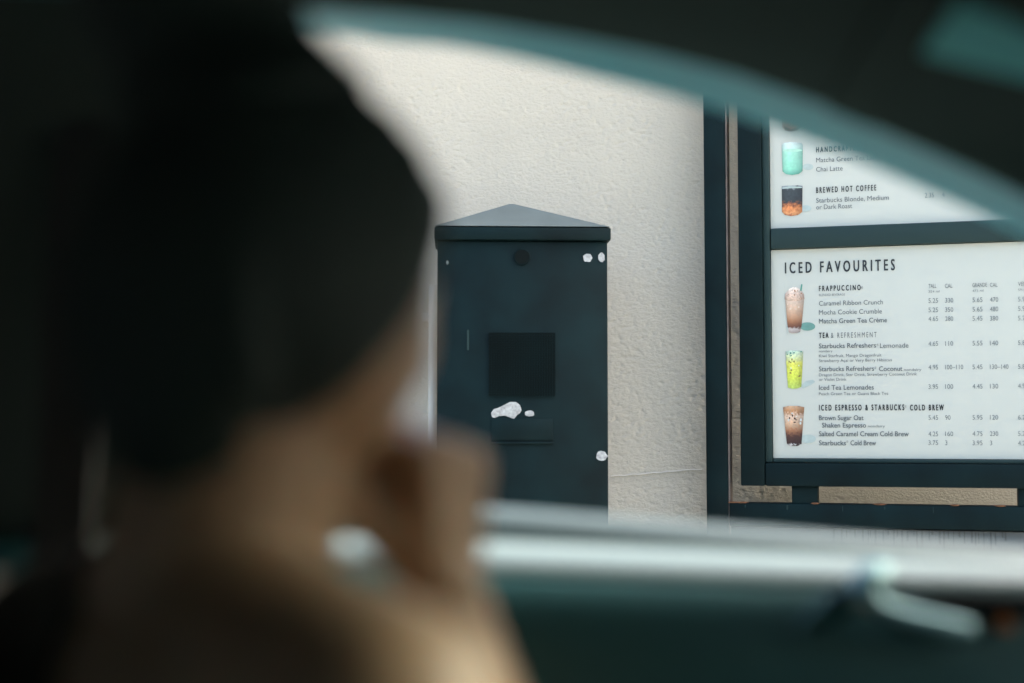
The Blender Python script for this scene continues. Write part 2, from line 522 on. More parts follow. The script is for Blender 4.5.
# display frame: left stile, right stile, bottom, middle, top
def bar(x0, x1, z0, z1, y0, y1, name, mt='slate', bev=.003, par=None):
    return MB().box(((x0 + x1) / 2, (y0 + y1) / 2, (z0 + z1) / 2), (x1 - x0, y1 - y0, z1 - z0), bev).build(name, M[mt], par or mb_root, 40)
ix0 = frame_x(764)                           # inner edge of stile
iz0 = bp(771, 463, fy).z
bar(fx0, ix0, fz0, ft, fy, .045, 'frame_stile')
bar(xl + PW + .01, fx1, fz0, ft, fy, .045, 'frame_stile')
bar(ix0 + .001, xl + PW + .009, fz0, iz0, fy, .045, 'frame_rail')
bar(ix0 + .001, xl + PW + .009, zu1 + .012, ft, fy, .045, 'frame_rail')
# bevel strips round the glass
bar(ix0 + .0005, xl - .001, iz0 + .001, zu1 + .011, -.012, .06, 'bevel_strip', 'slate_edge', .002)
bar(xl + .0005, xl + PW + .008, iz0 + .001, zl0 - .001, -.010, .06, 'bevel_strip', 'slate_edge', .002)
bar(xl + .0005, xl + PW + .008, zl1 + .001, zu0 - .001, -.014, .06, 'frame_rail', 'slate_edge', .003)
# panels
def panel(z0, z1, label):
    o = MB().box((xl + PW / 2, .02, (z0 + z1) / 2), (PW, .04, z1 - z0)).build('menu_panel', M['panel'], mb_root)
    o['label'] = label
    return o
pan_low = panel(zl0, zl1, 'white iced drinks price panel')
pan_up = panel(zu0, zu1, 'white hot drinks price panel')

# --- lettering
def text_mesh(s, spacing=1.0):
    cu = bpy.data.curves.new('t', 'FONT')
    cu.body = s; cu.size = 1.0; cu.resolution_u = 3; cu.space_character = spacing
    ob = bpy.data.objects.new('t', cu); C.objects.link(ob)
    dg = bpy.context.evaluated_depsgraph_get()
    me = bpy.data.meshes.new_from_object(ob.evaluated_get(dg))
    vs = [v.co.copy() for v in me.vertices]; fs = [list(p.vertices) for p in me.polygons]
    bpy.data.objects.remove(ob); bpy.data.curves.remove(cu); bpy.data.meshes.remove(me)
    return vs, fs
_cap = None
def cap_ratio():
    global _cap
    if _cap is None:
        vs, _ = text_mesh('H'); _cap = max(v.y for v in vs)
    return _cap
CURP = None
def put(mb, s, u0, v, u1=None, cap=4.6, spacing=1.0, mi=0, slope=True, bold=0.0, cond=.95):
    p = bp(u0, v); p2 = bp(u0, v - cap)
    hh = (p2.z - p.z)
    vs, fs = text_mesh(s, spacing)
    if not vs: return
    x0 = min(q.x for q in vs); x1 = max(q.x for q in vs)
    sy = hh / cap_ratio()
    if u1 is None: sx = sy * cond
    else: sx = (bp(u1, v).x - p.x) / (x1 - x0)
    yoff = -.0012
    copies = [(0, 0)] if bold == 0 else [(0, 0), (bold, 0), (0, bold * .7), (bold, bold * .7)]
    mb = MB()
    for n_, (bx_, by_) in enumerate(copies):
        mb.add([((q.x - x0) * sx + p.x + bx_, yoff - n_ * .00012, q.y * sy + p.z + by_) for q in vs], fs, mi)
    kind_ = 'price' if s[0].isdigit() else ('heading' if mi == 1 else ('fine_print' if cap < 3.2 else ('column_heading' if s.isupper() else 'menu_item')))
    if s == '®': kind_ = 'trademark_sign'
    return mb.build(kind_, [M['ink'], M['inkb'], M['inkl']], CURP)
T = None; CURP = pan_low
B = .0006
put(T, 'ICED FAVOURITES', 785, 273.6, 894.5, 10.6, 1.6, 1, bold=.0012)
put(T, 'FRAPPUCCINO', 819, 291.3, 860.5, 5.2, 1.6, 1, bold=B)
put(T, '®', 861, 289.2, 863.2, 2.6, 1, 0)
put(T, 'BLENDED BEVERAGE', 819, 296.2, 845, 2.2, 1.05, 2)
put(T, 'Caramel Ribbon Crunch', 819, 305.8, 883, 4.6)
put(T, 'Mocha Cookie Crumble', 819, 314.8, 882, 4.6)
put(T, 'Matcha Green Tea Crème', 819, 323.6, 887, 4.6, bold=.0002)
put(T, 'TEA', 819, 338.2, 828.2, 5.2, 1.6, 1, bold=.0009)
put(T, '& REFRESHMENT', 831, 338, 876.7, 5.2, 1.5, 0)
put(T, 'Starbucks Refreshers', 819, 348.4, 876, 4.7, bold=.0002)
put(T, '®', 876.6, 346.0, 878.6, 2.2)
put(T, 'Lemonade', 880, 348, 908.5, 4.7)
put(T, 'nondairy', 819, 352.4, 832.5, 2.4)
put(T, 'Kiwi Starfruit, Mango Dragonfruit', 819, 357.4, 881.5, 2.9)
put(T, 'Strawberry Açaí or Very Berry Hibiscus', 819, 362.2, 892, 2.9)
put(T, 'Starbucks Refreshers', 819, 371.4, 874, 4.7, bold=.0002)
put(T, '®', 874.5, 369.0, 876.5, 2.2)
put(T, 'Coconut', 879, 371.2, 902.4, 4.7, bold=.0002)
put(T, 'nondairy', 904, 371, 921.4, 2.6)
put(T, 'Dragon Drink, Star Drink, Strawberry Coconut Drink', 819, 376.4, 917, 2.9)
put(T, 'or Violet Drink', 819, 381, 846.5, 2.9)
put(T, 'Iced Tea Lemonades', 819, 390, 873.7, 4.7, bold=.0002)
put(T, 'Peach Green Tea or Guava Black Tea', 819, 395.3, 888.4, 2.9)
put(T, 'ICED ESPRESSO & STARBUCKS', 819, 410.6, 904, 5.5, 1.6, 1, bold=.0008)
put(T, '®', 904.6, 407.8, 906.6, 2.4)
put(T, 'COLD BREW', 910, 410.5, 943.5, 5.5, 1.6, 1, bold=.0008)
put(T, 'Brown Sugar Oat', 819, 420.2, 863.5, 4.7, bold=.0003)
put(T, 'Shaken Espresso', 822, 427.6, 866, 4.7, bold=.0003)
put(T, 'nondairy', 868, 427.4, 885, 2.6)
put(T, 'Salted Caramel Cream Cold Brew', 819, 436.2, 908.7, 4.8, bold=.0003)
put(T, 'Starbucks', 819, 445.3, 846, 4.8, bold=.0003)
put(T, '®', 846.5, 442.8, 848.4, 2.2)
put(T, 'Cold Brew', 850.5, 445.3, 876, 4.8, bold=.0003)
hdr = [(288.2, 'TALL', 928.5, 936.5), (288, 'CAL', 945, 952.5), (287.2, 'GRANDE', 972.3, 987), (287, 'CAL', 990, 997.4), (286, 'VENTI', 1018, 1031), (286, 'CAL', 1035, 1042.5)]
for v, s, u0, u1 in hdr: put(T, s, u0, v, u1, 4.0, 1.0, 0)
for v, s, u0, u1 in [(292.8, '354 ml', 928.5, 939.5), (292, '473 ml', 972.3, 983.5), (291, '591 ml', 1018, 1029)]: put(T, s, u0, v, u1, 2.3, 1.0, 2)
rows = [(303.0, 302.2, ('5.25', '330', '5.65', '470', '5.95', '560')), (312.3, 311.6, ('5.25', '350', '5.65', '480', '5.95', '570')),
        (321.2, 320.8, ('4.65', '280', '5.45', '380', '5.75', '460')), (346.0, 345.5, ('4.65', '110', '5.55', '140', '5.85', '190')),
        (369.6, 369.2, ('4.95', '100–110', '5.45', '130–140', '5.85', '180')), (389.0, 388.6, ('3.95', '100', '4.45', '130', '4.95', '170')),
        (419.9, 419.7, ('5.45', '90', '5.95', '120', '6.25', '150')), (436.2, 436.0, ('4.25', '160', '4.75', '230', '5.25', '290')),
        (445.0, 445.2, ('3.75', '3', '3.95', '3', '4.25', '5'))]
for v0, v1, vals in rows:
    for (u, s, w) in zip((928.5, 945.2, 972.5, 990, 1018, 1035), vals, (9.6, 8, 10, 8.2, 10.2, 8.4)):
        n_ = len(s)
        ww = w if n_ >= 3 and n_ <= 4 else (w * n_ / 3 if n_ < 3 else w * 2.25)
        if n_ == 1: ww = 2.2
        put(T, s, u, v0 + (v1 - v0) * (u - 928) / 50, u + ww, 4.6, 1, 2)
CURP = pan_up
put(T, 'HANDCRAFTED TEA', 816.2, 152.6, 874, 5.2, 1.6, 1, bold=B)
put(T, 'Matcha Green Tea Latte', 816.2, 162.6, 880, 4.6)
put(T, 'Chai Latte', 816.2, 171.8, 842.7, 4.6)
put(T, 'BREWED HOT COFFEE', 816.2, 193.2, 876, 5.5, 1.6, 1, bold=B)
put(T, 'Starbucks Blonde, Medium', 816.2, 202.9, 889, 4.7)
put(T, 'or Dark Roast', 816.2, 209.6, 852.2, 4.7)
put(T, '2.35', 924.8, 197.8, 934, 4.6); put(T, '4', 942, 197, 944.6, 4.6)
put(T, '2.65', 969, 195.8, 978.6, 4.6); put(T, '5', 987, 195, 989.6, 4.6)
put(T, '4.25', 924.8, 157.8, 934, 4.6); put(T, '190', 942, 157, 950, 4.6)

# --- printed drink pictures: layered flat prints on the panel
def flat_poly(mb, pts, layer, mi):
    P = [bp(u, v) for u, v in pts]
    mb.add([(p.x, -.0010 - layer * .0004, p.z) for p in P], [list(range(len(P)))], mi)
def ell(u, v, a_, b_, n=20): return [(u + a_ * math.cos(2 * math.pi * i / n), v + b_ * math.sin(2 * math.pi * i / n)) for i in range(n)]
def ink(name, c, c2=None, sc=60):
    c = tuple(q * f for q, f in zip(c, (.92, .90, .86))); m = mat(name, c, 0.45, noise=0.10, nscale=90)
    return m
PM = {}
for nm, c in dict(frap_cream=(.62, .45, .33), frap_brown=(.36, .17, .08), dark_syrup=(.14, .05, .02), whip=(.74, .62, .52), straw=(.09, .30, .24), shade=(.13, .30, .26),
                  lemon=(.62, .66, .10), lime=(.35, .52, .10), ice=(.62, .76, .66), fruit=(.20, .16, .05), softshade=(.42, .52, .50), clear=(.60, .68, .66), brew=(.055, .022, .014),
                  caramel=(.50, .26, .11), milk=(.72, .60, .48), mint=(.25, .62, .44), mint_l=(.42, .72, .58), mint_d=(.15, .44, .30), coffee=(.030, .040, .042), ember=(.58, .17, .05), ember_l=(.70, .32, .12)).items():
    PM[nm] = ink('print_' + nm, c)
def picture(parent, label, layers):
    mb = MB(); mats = []
    for li, (nm, pts) in enumerate(layers):
        if PM[nm] not in mats: mats.append(PM[nm])
        flat_poly(mb, pts, li * .35, mats.index(PM[nm]))
    o = mb.build('drink_picture', mats, parent); o['label'] = label
    return o
def graded(name, stops, u0, u1, v0, v1, warp=.08, grain=.25, gs_=160):
    a_, b_ = bp(u0, v1), bp(u1, v0)
    m = bpy.data.materials.new('print_' + name); m.use_nodes = True
    t = m.node_tree; p = t.nodes['Principled BSDF']; p.inputs['Roughness'].default_value = .4
    L = t.links.new
    tc = t.nodes.new('ShaderNodeTexCoord'); sp = t.nodes.new('ShaderNodeSeparateXYZ'); L(tc.outputs['Object'], sp.inputs[0])
    def mr(o, x0, x1):
        n = t.nodes.new('ShaderNodeMapRange'); n.inputs[1].default_value = x0; n.inputs[2].default_value = x1; L(o, n.inputs[0]); return n.outputs[0]
    zz = mr(sp.outputs['Z'], b_.z, a_.z); xx = mr(sp.outputs['X'], a_.x, b_.x)
    no = t.nodes.new('ShaderNodeTexNoise'); no.inputs['Scale'].default_value = gs_; no.inputs['Detail'].default_value = 4; L(tc.outputs['Object'], no.inputs['Vector'])
    w = t.nodes.new('ShaderNodeMath'); w.operation = 'MULTIPLY_ADD'; w.inputs[1].default_value = warp * 4; L(no.outputs['Fac'], w.inputs[0])
    sb = t.nodes.new('ShaderNodeMath'); sb.operation = 'SUBTRACT'; sb.inputs[1].default_value = warp * 2; L(zz, sb.inputs[0]); L(sb.outputs[0], w.inputs[2])
    r = t.nodes.new('ShaderNodeValToRGB'); els = r.color_ramp.elements
    while len(els) < len(stops): els.new(.5)
    for e_, (q_, c_) in zip(els, stops): e_.position = q_; e_.color = (*c_, 1)
    L(w.outputs[0], r.inputs[0])
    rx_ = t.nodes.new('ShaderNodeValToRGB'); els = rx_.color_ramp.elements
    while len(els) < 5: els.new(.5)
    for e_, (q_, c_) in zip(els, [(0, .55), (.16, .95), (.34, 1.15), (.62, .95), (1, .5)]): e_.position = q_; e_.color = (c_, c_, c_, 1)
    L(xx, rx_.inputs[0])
    g2 = t.nodes.new('ShaderNodeMapRange'); g2.inputs[1].default_value = .3; g2.inputs[2].default_value = .7; g2.inputs[3].default_value = 1 - grain; g2.inputs[4].default_value = 1 + grain; L(no.outputs['Fac'], g2.inputs[0])
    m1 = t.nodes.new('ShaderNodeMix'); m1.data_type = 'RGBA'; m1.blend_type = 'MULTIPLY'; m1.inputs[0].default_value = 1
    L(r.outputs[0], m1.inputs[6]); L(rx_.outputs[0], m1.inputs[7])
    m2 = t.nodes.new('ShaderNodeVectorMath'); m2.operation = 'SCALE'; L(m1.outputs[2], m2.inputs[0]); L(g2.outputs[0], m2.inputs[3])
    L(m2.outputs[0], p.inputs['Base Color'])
    PM[name] = m
graded('g_frap', [(0, (.62, .50, .40)), (.30, (.60, .42, .29)), (.55, (.46, .26, .15)), (.70, (.30, .13, .06)), (.85, (.12, .04, .02)), (.93, (.45, .40, .36)), (1, (.30, .25, .22))], 785, 804.5, 298, 332, .05, .15)
graded('g_whip', [(0, (.80, .72, .62)), (.5, (.66, .50, .40)), (1, (.58, .40, .28))], 784.5, 804.6, 287, 301, .12, .35, 260)
graded('g_lemon', [(0, (.50, .66, .52)), (.14, (.62, .70, .40)), (.35, (.66, .66, .10)), (.7, (.58, .64, .07)), (1, (.38, .50, .10))], 785.4, 803.4, 351, 388, .05, .25, 220)
graded('g_brew', [(0, (.55, .34, .20)), (.12, (.42, .20, .08)), (.25, (.62, .46, .34)), (.45, (.56, .36, .22)), (.60, (.30, .13, .06)), (.75, (.060, .022, .014)), (.94, (.030, .012, .010)), (1, (.4, .38, .36))], 783, 804.4, 406.5, 446, .10, .35, 200)
graded('g_mint', [(0, (.58, .70, .66)), (.18, (.50, .72, .62)), (.30, (.33, .66, .50)), (.8, (.24, .58, .42)), (1, (.10, .34, .25))], 781.8, 803, 142, 175.4, .02, .08)
graded('g_coffee', [(0, (.30, .34, .34)), (.10, (.035, .045, .047)), (.50, (.030, .038, .040)), (.60, (.20, .07, .03)), (.75, (.60, .20, .06)), (.92, (.66, .30, .11)), (1, (.30, .09, .04))], 781.8, 802.6, 186, 216.4, .12, .25, 150)
def speck(nm, boxes, n, s=1.0):
    out = []
    for i in range(n):
        u = random.uniform(boxes[0], boxes[2]); v = random.uniform(boxes[1], boxes[3])
        out.append((nm, roundish(u, v, random.uniform(.6, 1.4) * s, random.uniform(.6, 1.4) * s, 7, .25)))
    return out
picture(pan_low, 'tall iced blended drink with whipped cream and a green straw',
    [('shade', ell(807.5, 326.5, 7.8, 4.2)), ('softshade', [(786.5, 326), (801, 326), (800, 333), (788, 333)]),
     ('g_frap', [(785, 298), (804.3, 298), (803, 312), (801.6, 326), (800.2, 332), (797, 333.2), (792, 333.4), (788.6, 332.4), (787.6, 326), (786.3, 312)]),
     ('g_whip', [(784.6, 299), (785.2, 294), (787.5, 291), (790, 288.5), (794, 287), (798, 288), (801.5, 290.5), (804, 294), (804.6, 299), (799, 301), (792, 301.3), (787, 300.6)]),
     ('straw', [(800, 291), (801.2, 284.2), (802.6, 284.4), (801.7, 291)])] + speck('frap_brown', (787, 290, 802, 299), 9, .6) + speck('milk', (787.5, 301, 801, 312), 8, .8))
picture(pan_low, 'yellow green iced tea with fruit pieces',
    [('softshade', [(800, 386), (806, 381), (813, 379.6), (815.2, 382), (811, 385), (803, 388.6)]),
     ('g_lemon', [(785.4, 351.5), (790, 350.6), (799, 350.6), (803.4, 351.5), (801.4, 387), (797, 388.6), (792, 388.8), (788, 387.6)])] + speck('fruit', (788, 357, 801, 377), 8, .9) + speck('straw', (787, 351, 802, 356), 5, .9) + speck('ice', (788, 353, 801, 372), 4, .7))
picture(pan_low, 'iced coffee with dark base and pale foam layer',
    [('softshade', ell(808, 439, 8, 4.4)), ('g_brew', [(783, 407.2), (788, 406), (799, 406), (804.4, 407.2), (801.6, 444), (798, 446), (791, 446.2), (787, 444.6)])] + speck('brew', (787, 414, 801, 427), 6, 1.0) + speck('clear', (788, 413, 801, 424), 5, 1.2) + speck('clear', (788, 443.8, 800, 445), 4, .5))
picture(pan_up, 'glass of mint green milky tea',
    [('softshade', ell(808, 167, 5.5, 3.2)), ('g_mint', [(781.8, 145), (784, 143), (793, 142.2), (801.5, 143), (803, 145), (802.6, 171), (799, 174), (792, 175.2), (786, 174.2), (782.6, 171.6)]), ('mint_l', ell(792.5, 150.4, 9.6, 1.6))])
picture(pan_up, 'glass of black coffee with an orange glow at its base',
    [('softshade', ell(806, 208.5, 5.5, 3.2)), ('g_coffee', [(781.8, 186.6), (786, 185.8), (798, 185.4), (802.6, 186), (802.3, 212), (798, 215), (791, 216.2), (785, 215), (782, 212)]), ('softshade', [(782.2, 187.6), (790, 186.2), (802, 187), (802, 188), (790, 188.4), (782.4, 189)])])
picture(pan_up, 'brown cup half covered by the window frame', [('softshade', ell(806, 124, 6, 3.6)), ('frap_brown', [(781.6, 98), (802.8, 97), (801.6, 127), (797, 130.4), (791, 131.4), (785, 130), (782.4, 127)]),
     ('dark_syrup', [(784, 126), (791, 129), (800, 127), (797, 130.6), (791, 131.6), (785, 130.4)])])

# ------------------------------------------------------------------ car
YC = 0.42
car = empty('car', (0, YC, 0))
tag(car, 'blue grey car seen from inside, driver window open towards the menu board', 'car')
OFF = (0, YC, 0)
def cb(mb, name, mt, parent=None, smooth=40):
    return mb.build(name, M[mt] if isinstance(mt, str) else mt, parent or car, smooth, OFF)
bz_s = lambda x: -.041 * (x - .15)
lip_s = lambda x: -.038 * (x - .15)

def side_plane(z): return 1.20 - .25 * (z - .96)
def on_side(u, v, dy=0.0):
    Y = 1.15
    for _ in range(8):
        p = at(u, v, Y); Y = side_plane(p.z) + dy
    return at(u, v, Y)
LOW = [(-900, 80), (-700, 46), (-400, 20), (-100, 10), (100, 10), (250, 17), (350, 26), (450, 39), (525, 53), (600, 71), (700, 96), (800, 130), (900, 171), (1000, 216), (1100, 269), (1250, 366), (1400, 462), (1540, 548)]
UPP = [(-900, 40), (-700, 8), (-400, -18), (-100, -26), (100, -22), (250, -9), (350, -1), (450, 7), (525, 17), (600, 31), (700, 52), (800, 84), (900, 126), (1000, 171), (1100, 224), (1250, 312), (1400, 408), (1540, 494)]
def smooth_path(P, k=4):
    out = []
    for i in range(len(P) - 1):
        p0, p1, p2, p3 = P[max(i - 1, 0)], P[i], P[i + 1], P[min(i + 2, len(P) - 1)]
        for j in range(k):
            t = j / k
            out.append(tuple(.5 * (2 * b + (c - a_) * t + (2 * a_ - 5 * b + 4 * c - d) * t * t + (3 * b - a_ - 3 * c + d) * t ** 3) for a_, b, c, d in zip(p0, p1, p2, p3)))
    return out + [P[-1]]
LOW, UPP = smooth_path(LOW), smooth_path(UPP)
Lp = [on_side(u, v) for u, v in LOW]
Up = [on_side(u, v, -.080) for u, v in UPP]
def frame_ring(i):
    l, u = Lp[i], Up[i]
    n = (u - l); n.y = 0; n.normalize()
    iy = Vector((0, -1, 0))
    w_ = Vector((n.x, 0, n.z)) * (1 if n.z >= 0 else -1)
    return [l + Vector((0, .022, 0)), l, l.lerp(u, .3) - w_ * .001, l.lerp(u, .7) - w_ * .001, u, u + w_ * .004, u + w_ * .020 + Vector((0, .06, 0)), u + w_ * .020 + Vector((0, .115, 0))]

def door_set(mirror=False, main=True):
    f = (lambda mb: mirror_mb(mb, YC)) if mirror else (lambda mb: mb)
    n = 24
    xs = [-.335 + (1.185) * i / n for i in range(n + 1)]
    def prof(lst, lip=0): return lambda x: [Vector((x, y, z + (bz_s(x) + lip * lip_s(x)) * min(1, max(0, (z - .5) / .4)))) for y, z in lst]
    seal = [(1.198, .942), (1.203, .962), (1.212, .969), (1.226, .972), (1.240, .968), (1.250, .959), (1.252, .947)]
    outer = [(1.20, .944), (1.253, .944), (1.262, .94), (1.280, .91), (1.30, .84), (1.315, .70), (1.31, .50), (1.29, .38), (1.265, .29), (1.20, .29)]
    d = cb(f(MB().sweep(prof(outer, 1), xs)), 'door', 'paint')
    cb(f(MB().sweep(prof(seal, 1), xs)), 'window_seal', 'seal', d)
    if main: d['label'] = 'driver door with its window lowered'
    cap = [(1.187, .938), (1.184, .948), (1.176, .953), (1.155, .954), (1.135, .951), (1.122, .946), (1.114, .939), (1.112, .934), (1.187, .930)]
    cb(f(MB().sweep(prof(cap), xs)), 'door_cap', 'cap', d)
    trim = [(1.187, .929), (1.111, .932), (1.103, .924), (1.096, .906), (1.090, .885), (1.085, .85), (1.084, .80), (1.082, .745), (1.070, .722), (1.03, .712), (1.0, .706), (.988, .69), (.99, .665), (1.02, .645), (1.07, .63), (1.085, .60), (1.09, .45), (1.10, .31), (1.185, .31)]
    cb(f(MB().sweep(prof(trim), xs)), 'door_trim', 'trim', d)
    wi = MB().sweep(lambda i: frame_ring(i), range(16, len(Lp)))
    cb(f(wi), 'window_frame', 'frame', d)
    pane = MB().sweep(lambda x: [Vector((x, 1.188, .36)), Vector((x, 1.195, .36)), Vector((x, 1.195, .940 + bz_s(x))), Vector((x, 1.188, .940 + bz_s(x)))], xs)
    if not mirror: cb(pane, 'window_pane', 'tint', d)
    # inside handle
    def dp(u, v, Y): return at(u, v, Y)
    hp = [dp(884, 572, 1.085), (dp(872, 577, 1.077)), dp(865, 587, 1.070), dp(867, 599, 1.066), dp(880, 609, 1.064), dp(900, 616, 1.064), dp(925, 622, 1.066), dp(950, 627, 1.068), dp(971, 630, 1.072)]
    m_ = MB().tube(hp, [.008, .0118, .012, .0105, .009, .0085, .0082, .008, .007], 14, flat=(1.0, 1.0))
    if not mirror:
        cb(m_, 'door_handle', 'chrome', d, 60)
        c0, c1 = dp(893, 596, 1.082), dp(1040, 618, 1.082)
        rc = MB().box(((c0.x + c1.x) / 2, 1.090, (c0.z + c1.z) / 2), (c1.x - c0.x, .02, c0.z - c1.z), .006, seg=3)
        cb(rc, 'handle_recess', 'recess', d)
        oc = dp(1006, 624, 1.078)
        mm_ = MB().tube([(oc.x, 1.092, oc.z), (oc.x, 1.074, oc.z)], [.0065, .0055], 16)
        cb(mm_, 'lock_button', 'orange', d)
        # diagonal crease where the pull sweeps up to the handle
        sw = MB().tube([dp(872, 584, 1.080), dp(848, 600, 1.084), dp(820, 618, 1.086), dp(795, 640, 1.086)], [.010, .012, .010, .004], 12, flat=(.6, 1))
        cb(sw, 'pull_moulding', 'trim', d)
    return d
door_set(False, True)
pd = door_set(True, False)
pd['label'] = 'unseen passenger door, raised glass tinted to cut light in the cabin'

# glass in passenger window, and both rear doors
def side_glass(x0, x1, mirror, name, mt):
    vs = []; n = 14
    Ltab = [(p.x, p.z) for p in Lp]; Ytab = [(p.x, p.y) for p in Lp]
    mb = MB()
    def prof(x):
        zt = interp(Ltab, x) + .01; yt = interp(Ytab, x) + .012; zb_ = .955 + bz_s(x)
        if zt < zb_ + .01: zt = zb_ + .01
        return [Vector((x, 1.190, zb_)), Vector((x, 1.195, zb_)), Vector((x, yt + .005, zt)), Vector((x, yt, zt))]
    mb.sweep(prof, [x0 + (x1 - x0) * i / n for i in range(n + 1)])
    if mirror: mb = mirror_mb(mb, YC)
    return cb(mb, name, mt)
side_glass(-.30, .80, True, 'side_window', 'clear')
for mir in (False, True):
    f = (lambda mb: mirror_mb(mb, YC)) if mir else (lambda mb: mb)
    side_glass(-1.25, -.53, mir, 'side_window', 'tint')
    # pillar between the doors
    def bpil(z):
        t = (z - .90) / .48
        y0 = side_plane(z) - .045; w = .012
        return [Vector((-.235 - .03 * t, y0 + .07, z)), Vector((-.212 - .03 * t, y0 + .02, z)), Vector((-.24 - .03 * t, y0, z)), Vector((-.50, y0, z)), Vector((-.53, y0 + .02, z)), Vector((-.52, y0 + .07, z))]
    pil = cb(f(MB().sweep(bpil, [.30, .5, .7, .90, 1.0, 1.1, 1.2, 1.3, 1.385])), 'door_pillar', 'pillar_cloth')
    # rear door
    xs = [-1.30 + .955 * i / 8 for i in range(9)]
    def prof(lst, lip=0): return lambda x: [Vector((x, y, z + (bz_s(x) + lip * lip_s(x)) * min(1, max(0, (z - .5) / .4)))) for y, z in lst]
    outer = [(1.198, .945), (1.203, .968), (1.226, .979), (1.250, .965), (1.30, .84), (1.315, .70), (1.31, .50), (1.265, .29), (1.20, .29)]
    rd = cb(f(MB().sweep(prof(outer), xs)), 'rear_door', 'paint')
    cb(f(MB().sweep(prof([(1.185, .945), (1.12, .94), (1.10, .90), (1.09, .30), (1.185, .30)]), xs)), 'door_trim', 'trim', rd)
    cb(f(MB().sweep(lambda i: frame_ring(i), range(0, 17))), 'window_frame', 'frame', rd)
    # rear quarter and front wing
    q = MB().sweep(prof(outer), [-2.2, -2.0, -1.8, -1.5, -1.305])
    q.sweep(lambda t: [Vector((-1.25 - .75 * t, 1.19 - .10 * (1 - t), 1.36 - .40 * t)), Vector((-1.25 - .75 * t, 1.12 - .10 * (1 - t), 1.36 - .40 * t)), Vector((-1.45 - .75 * t, 1.12 - .10 * (1 - t), 1.36 - .40 * t)), Vector((-1.45 - .75 * t, 1.19 - .10 * (1 - t), 1.36 - .40 * t))], [0, .25, .5, .75, 1])
    cb(f(q), 'rear_quarter', 'paint')
    wprof = lambda x: [Vector((x, y - .10 * max(0, (x - 1.4)) ** 1.5, z - .06 * max(0, x - .85))) for y, z in [(1.10, .95), (1.20, .955), (1.26, .92), (1.31, .80), (1.31, .52), (1.27, .30), (1.18, .30)]]
    cb(f(MB().sweep(wprof, [.856, 1.1, 1.4, 1.7, 2.0, 2.15])), 'front_wing', 'paint')
    for wx in (-1.35, 1.40):
        w = MB()
        prof_w = [(.0, .20), (.0, .30), (.03, .325), (.15, .325), (.18, .30), (.18, .20)]
        n = 32
        w.sweep(lambda a_: [Vector((wx + r_ * math.cos(a_), 1.14 + y_, .325 + r_ * math.sin(a_))) for y_, r_ in prof_w], [2 * math.pi * i / n for i in range(n + 1)], cap=False)
        wh = cb(f(w), 'wheel', 'rubber')
        rm = MB().tube([(wx, 1.16, .325), (wx, 1.30, .325)], [.20, .20], 24)
        cb(f(rm), 'rim', 'chrome', wh)

# roof skin, headliner, pillar trim
Zt = [(p.x, p.z) for p in Up]; Yt = [(p.x, p.y) for p in Up]
def hw(x): return interp(Yt, x) - YC
def skin_z(x, t, dz=0.0):
    return interp(Zt, x) - .0045 + .055 * (1 - t * t) + dz
XH = 0.40                                   # windscreen header
def grid(xs, ts, dz, bulge=None):
    vs = []; fs = []
    for x in xs:
        for t in ts:
            z = skin_z(x, t, dz)
            y = YC + t * hw(x)
            if bulge: z += bulge(x, t)
            vs.append(Vector((x, y, z)))
    m_ = len(ts)
    for i in range(len(xs) - 1):
        for j in range(m_ - 1):
            fs.append([i * m_ + j, i * m_ + j + 1, (i + 1) * m_ + j + 1, (i + 1) * m_ + j])
    return vs, fs
def shell(xs, ts, dz0, dz1, bulge=None):
    mb = MB()
    v0, f0 = grid(xs, ts, dz0, bulge); v1, f1 = grid(xs, ts, dz1)
    n = len(v0); a_, b_ = len(xs), len(ts)
    mb.add(v0 + v1, f0 + [[i + n for i in f[::-1]] for f in f1])
    edge = [i * b_ for i in range(a_)] + [(a_ - 1) * b_ + j for j in range(1, b_)] + [i * b_ + b_ - 1 for i in range(a_ - 2, -1, -1)] + [j for j in range(b_ - 2, 0, -1)]
    b0 = len(mb.v) - 2 * n
    for k_ in range(len(edge)):
        p, q_ = edge[k_], edge[(k_ + 1) % len(edge)]
        mb.f.append([b0 + p, b0 + q_, b0 + n + q_, b0 + n + p]); mb.m.append(0)
    return mb
def lin(a_, b_, n): return [a_ + (b_ - a_) * i / (n - 1) for i in range(n)]
rx = lin(-1.35, XH, 30)
cb(shell(rx, lin(-1.03, 1.03, 25), .030, .042), 'roof', 'paint', smooth=60)
XP = .268
for sg in (1, -1):
    cb(shell(lin(XP - .034, XP - .001, 5), [sg * t for t in (lin(.62, 1.015, 12) if sg > 0 else lin(1.015, .62, 12))], -.002, .028), 'pillar_collar', 'fabric', smooth=60)
cb(shell(lin(-1.35, XP - .036, 26), lin(-1.015, 1.015, 25), 0.0, .028), 'headliner', 'fabric', smooth=60)
cb(shell(lin(XP - .035, XP, 4), lin(-.617, .617, 12), 0.0, .028), 'roof_lining', 'fabric', smooth=60)
for y0, y1 in ((-.66, -.06), (.06, .66)):
    cb(shell(lin(XP + .004, XH - .01, 8), lin(y0, y1, 10), -.006, .018), 'sun_visor', 'fabric', smooth=60)
cb(shell(lin(XP + .002, XH, 8), lin(-.70, .70, 15), .020, .028), 'header_trim', 'fabric', smooth=60)
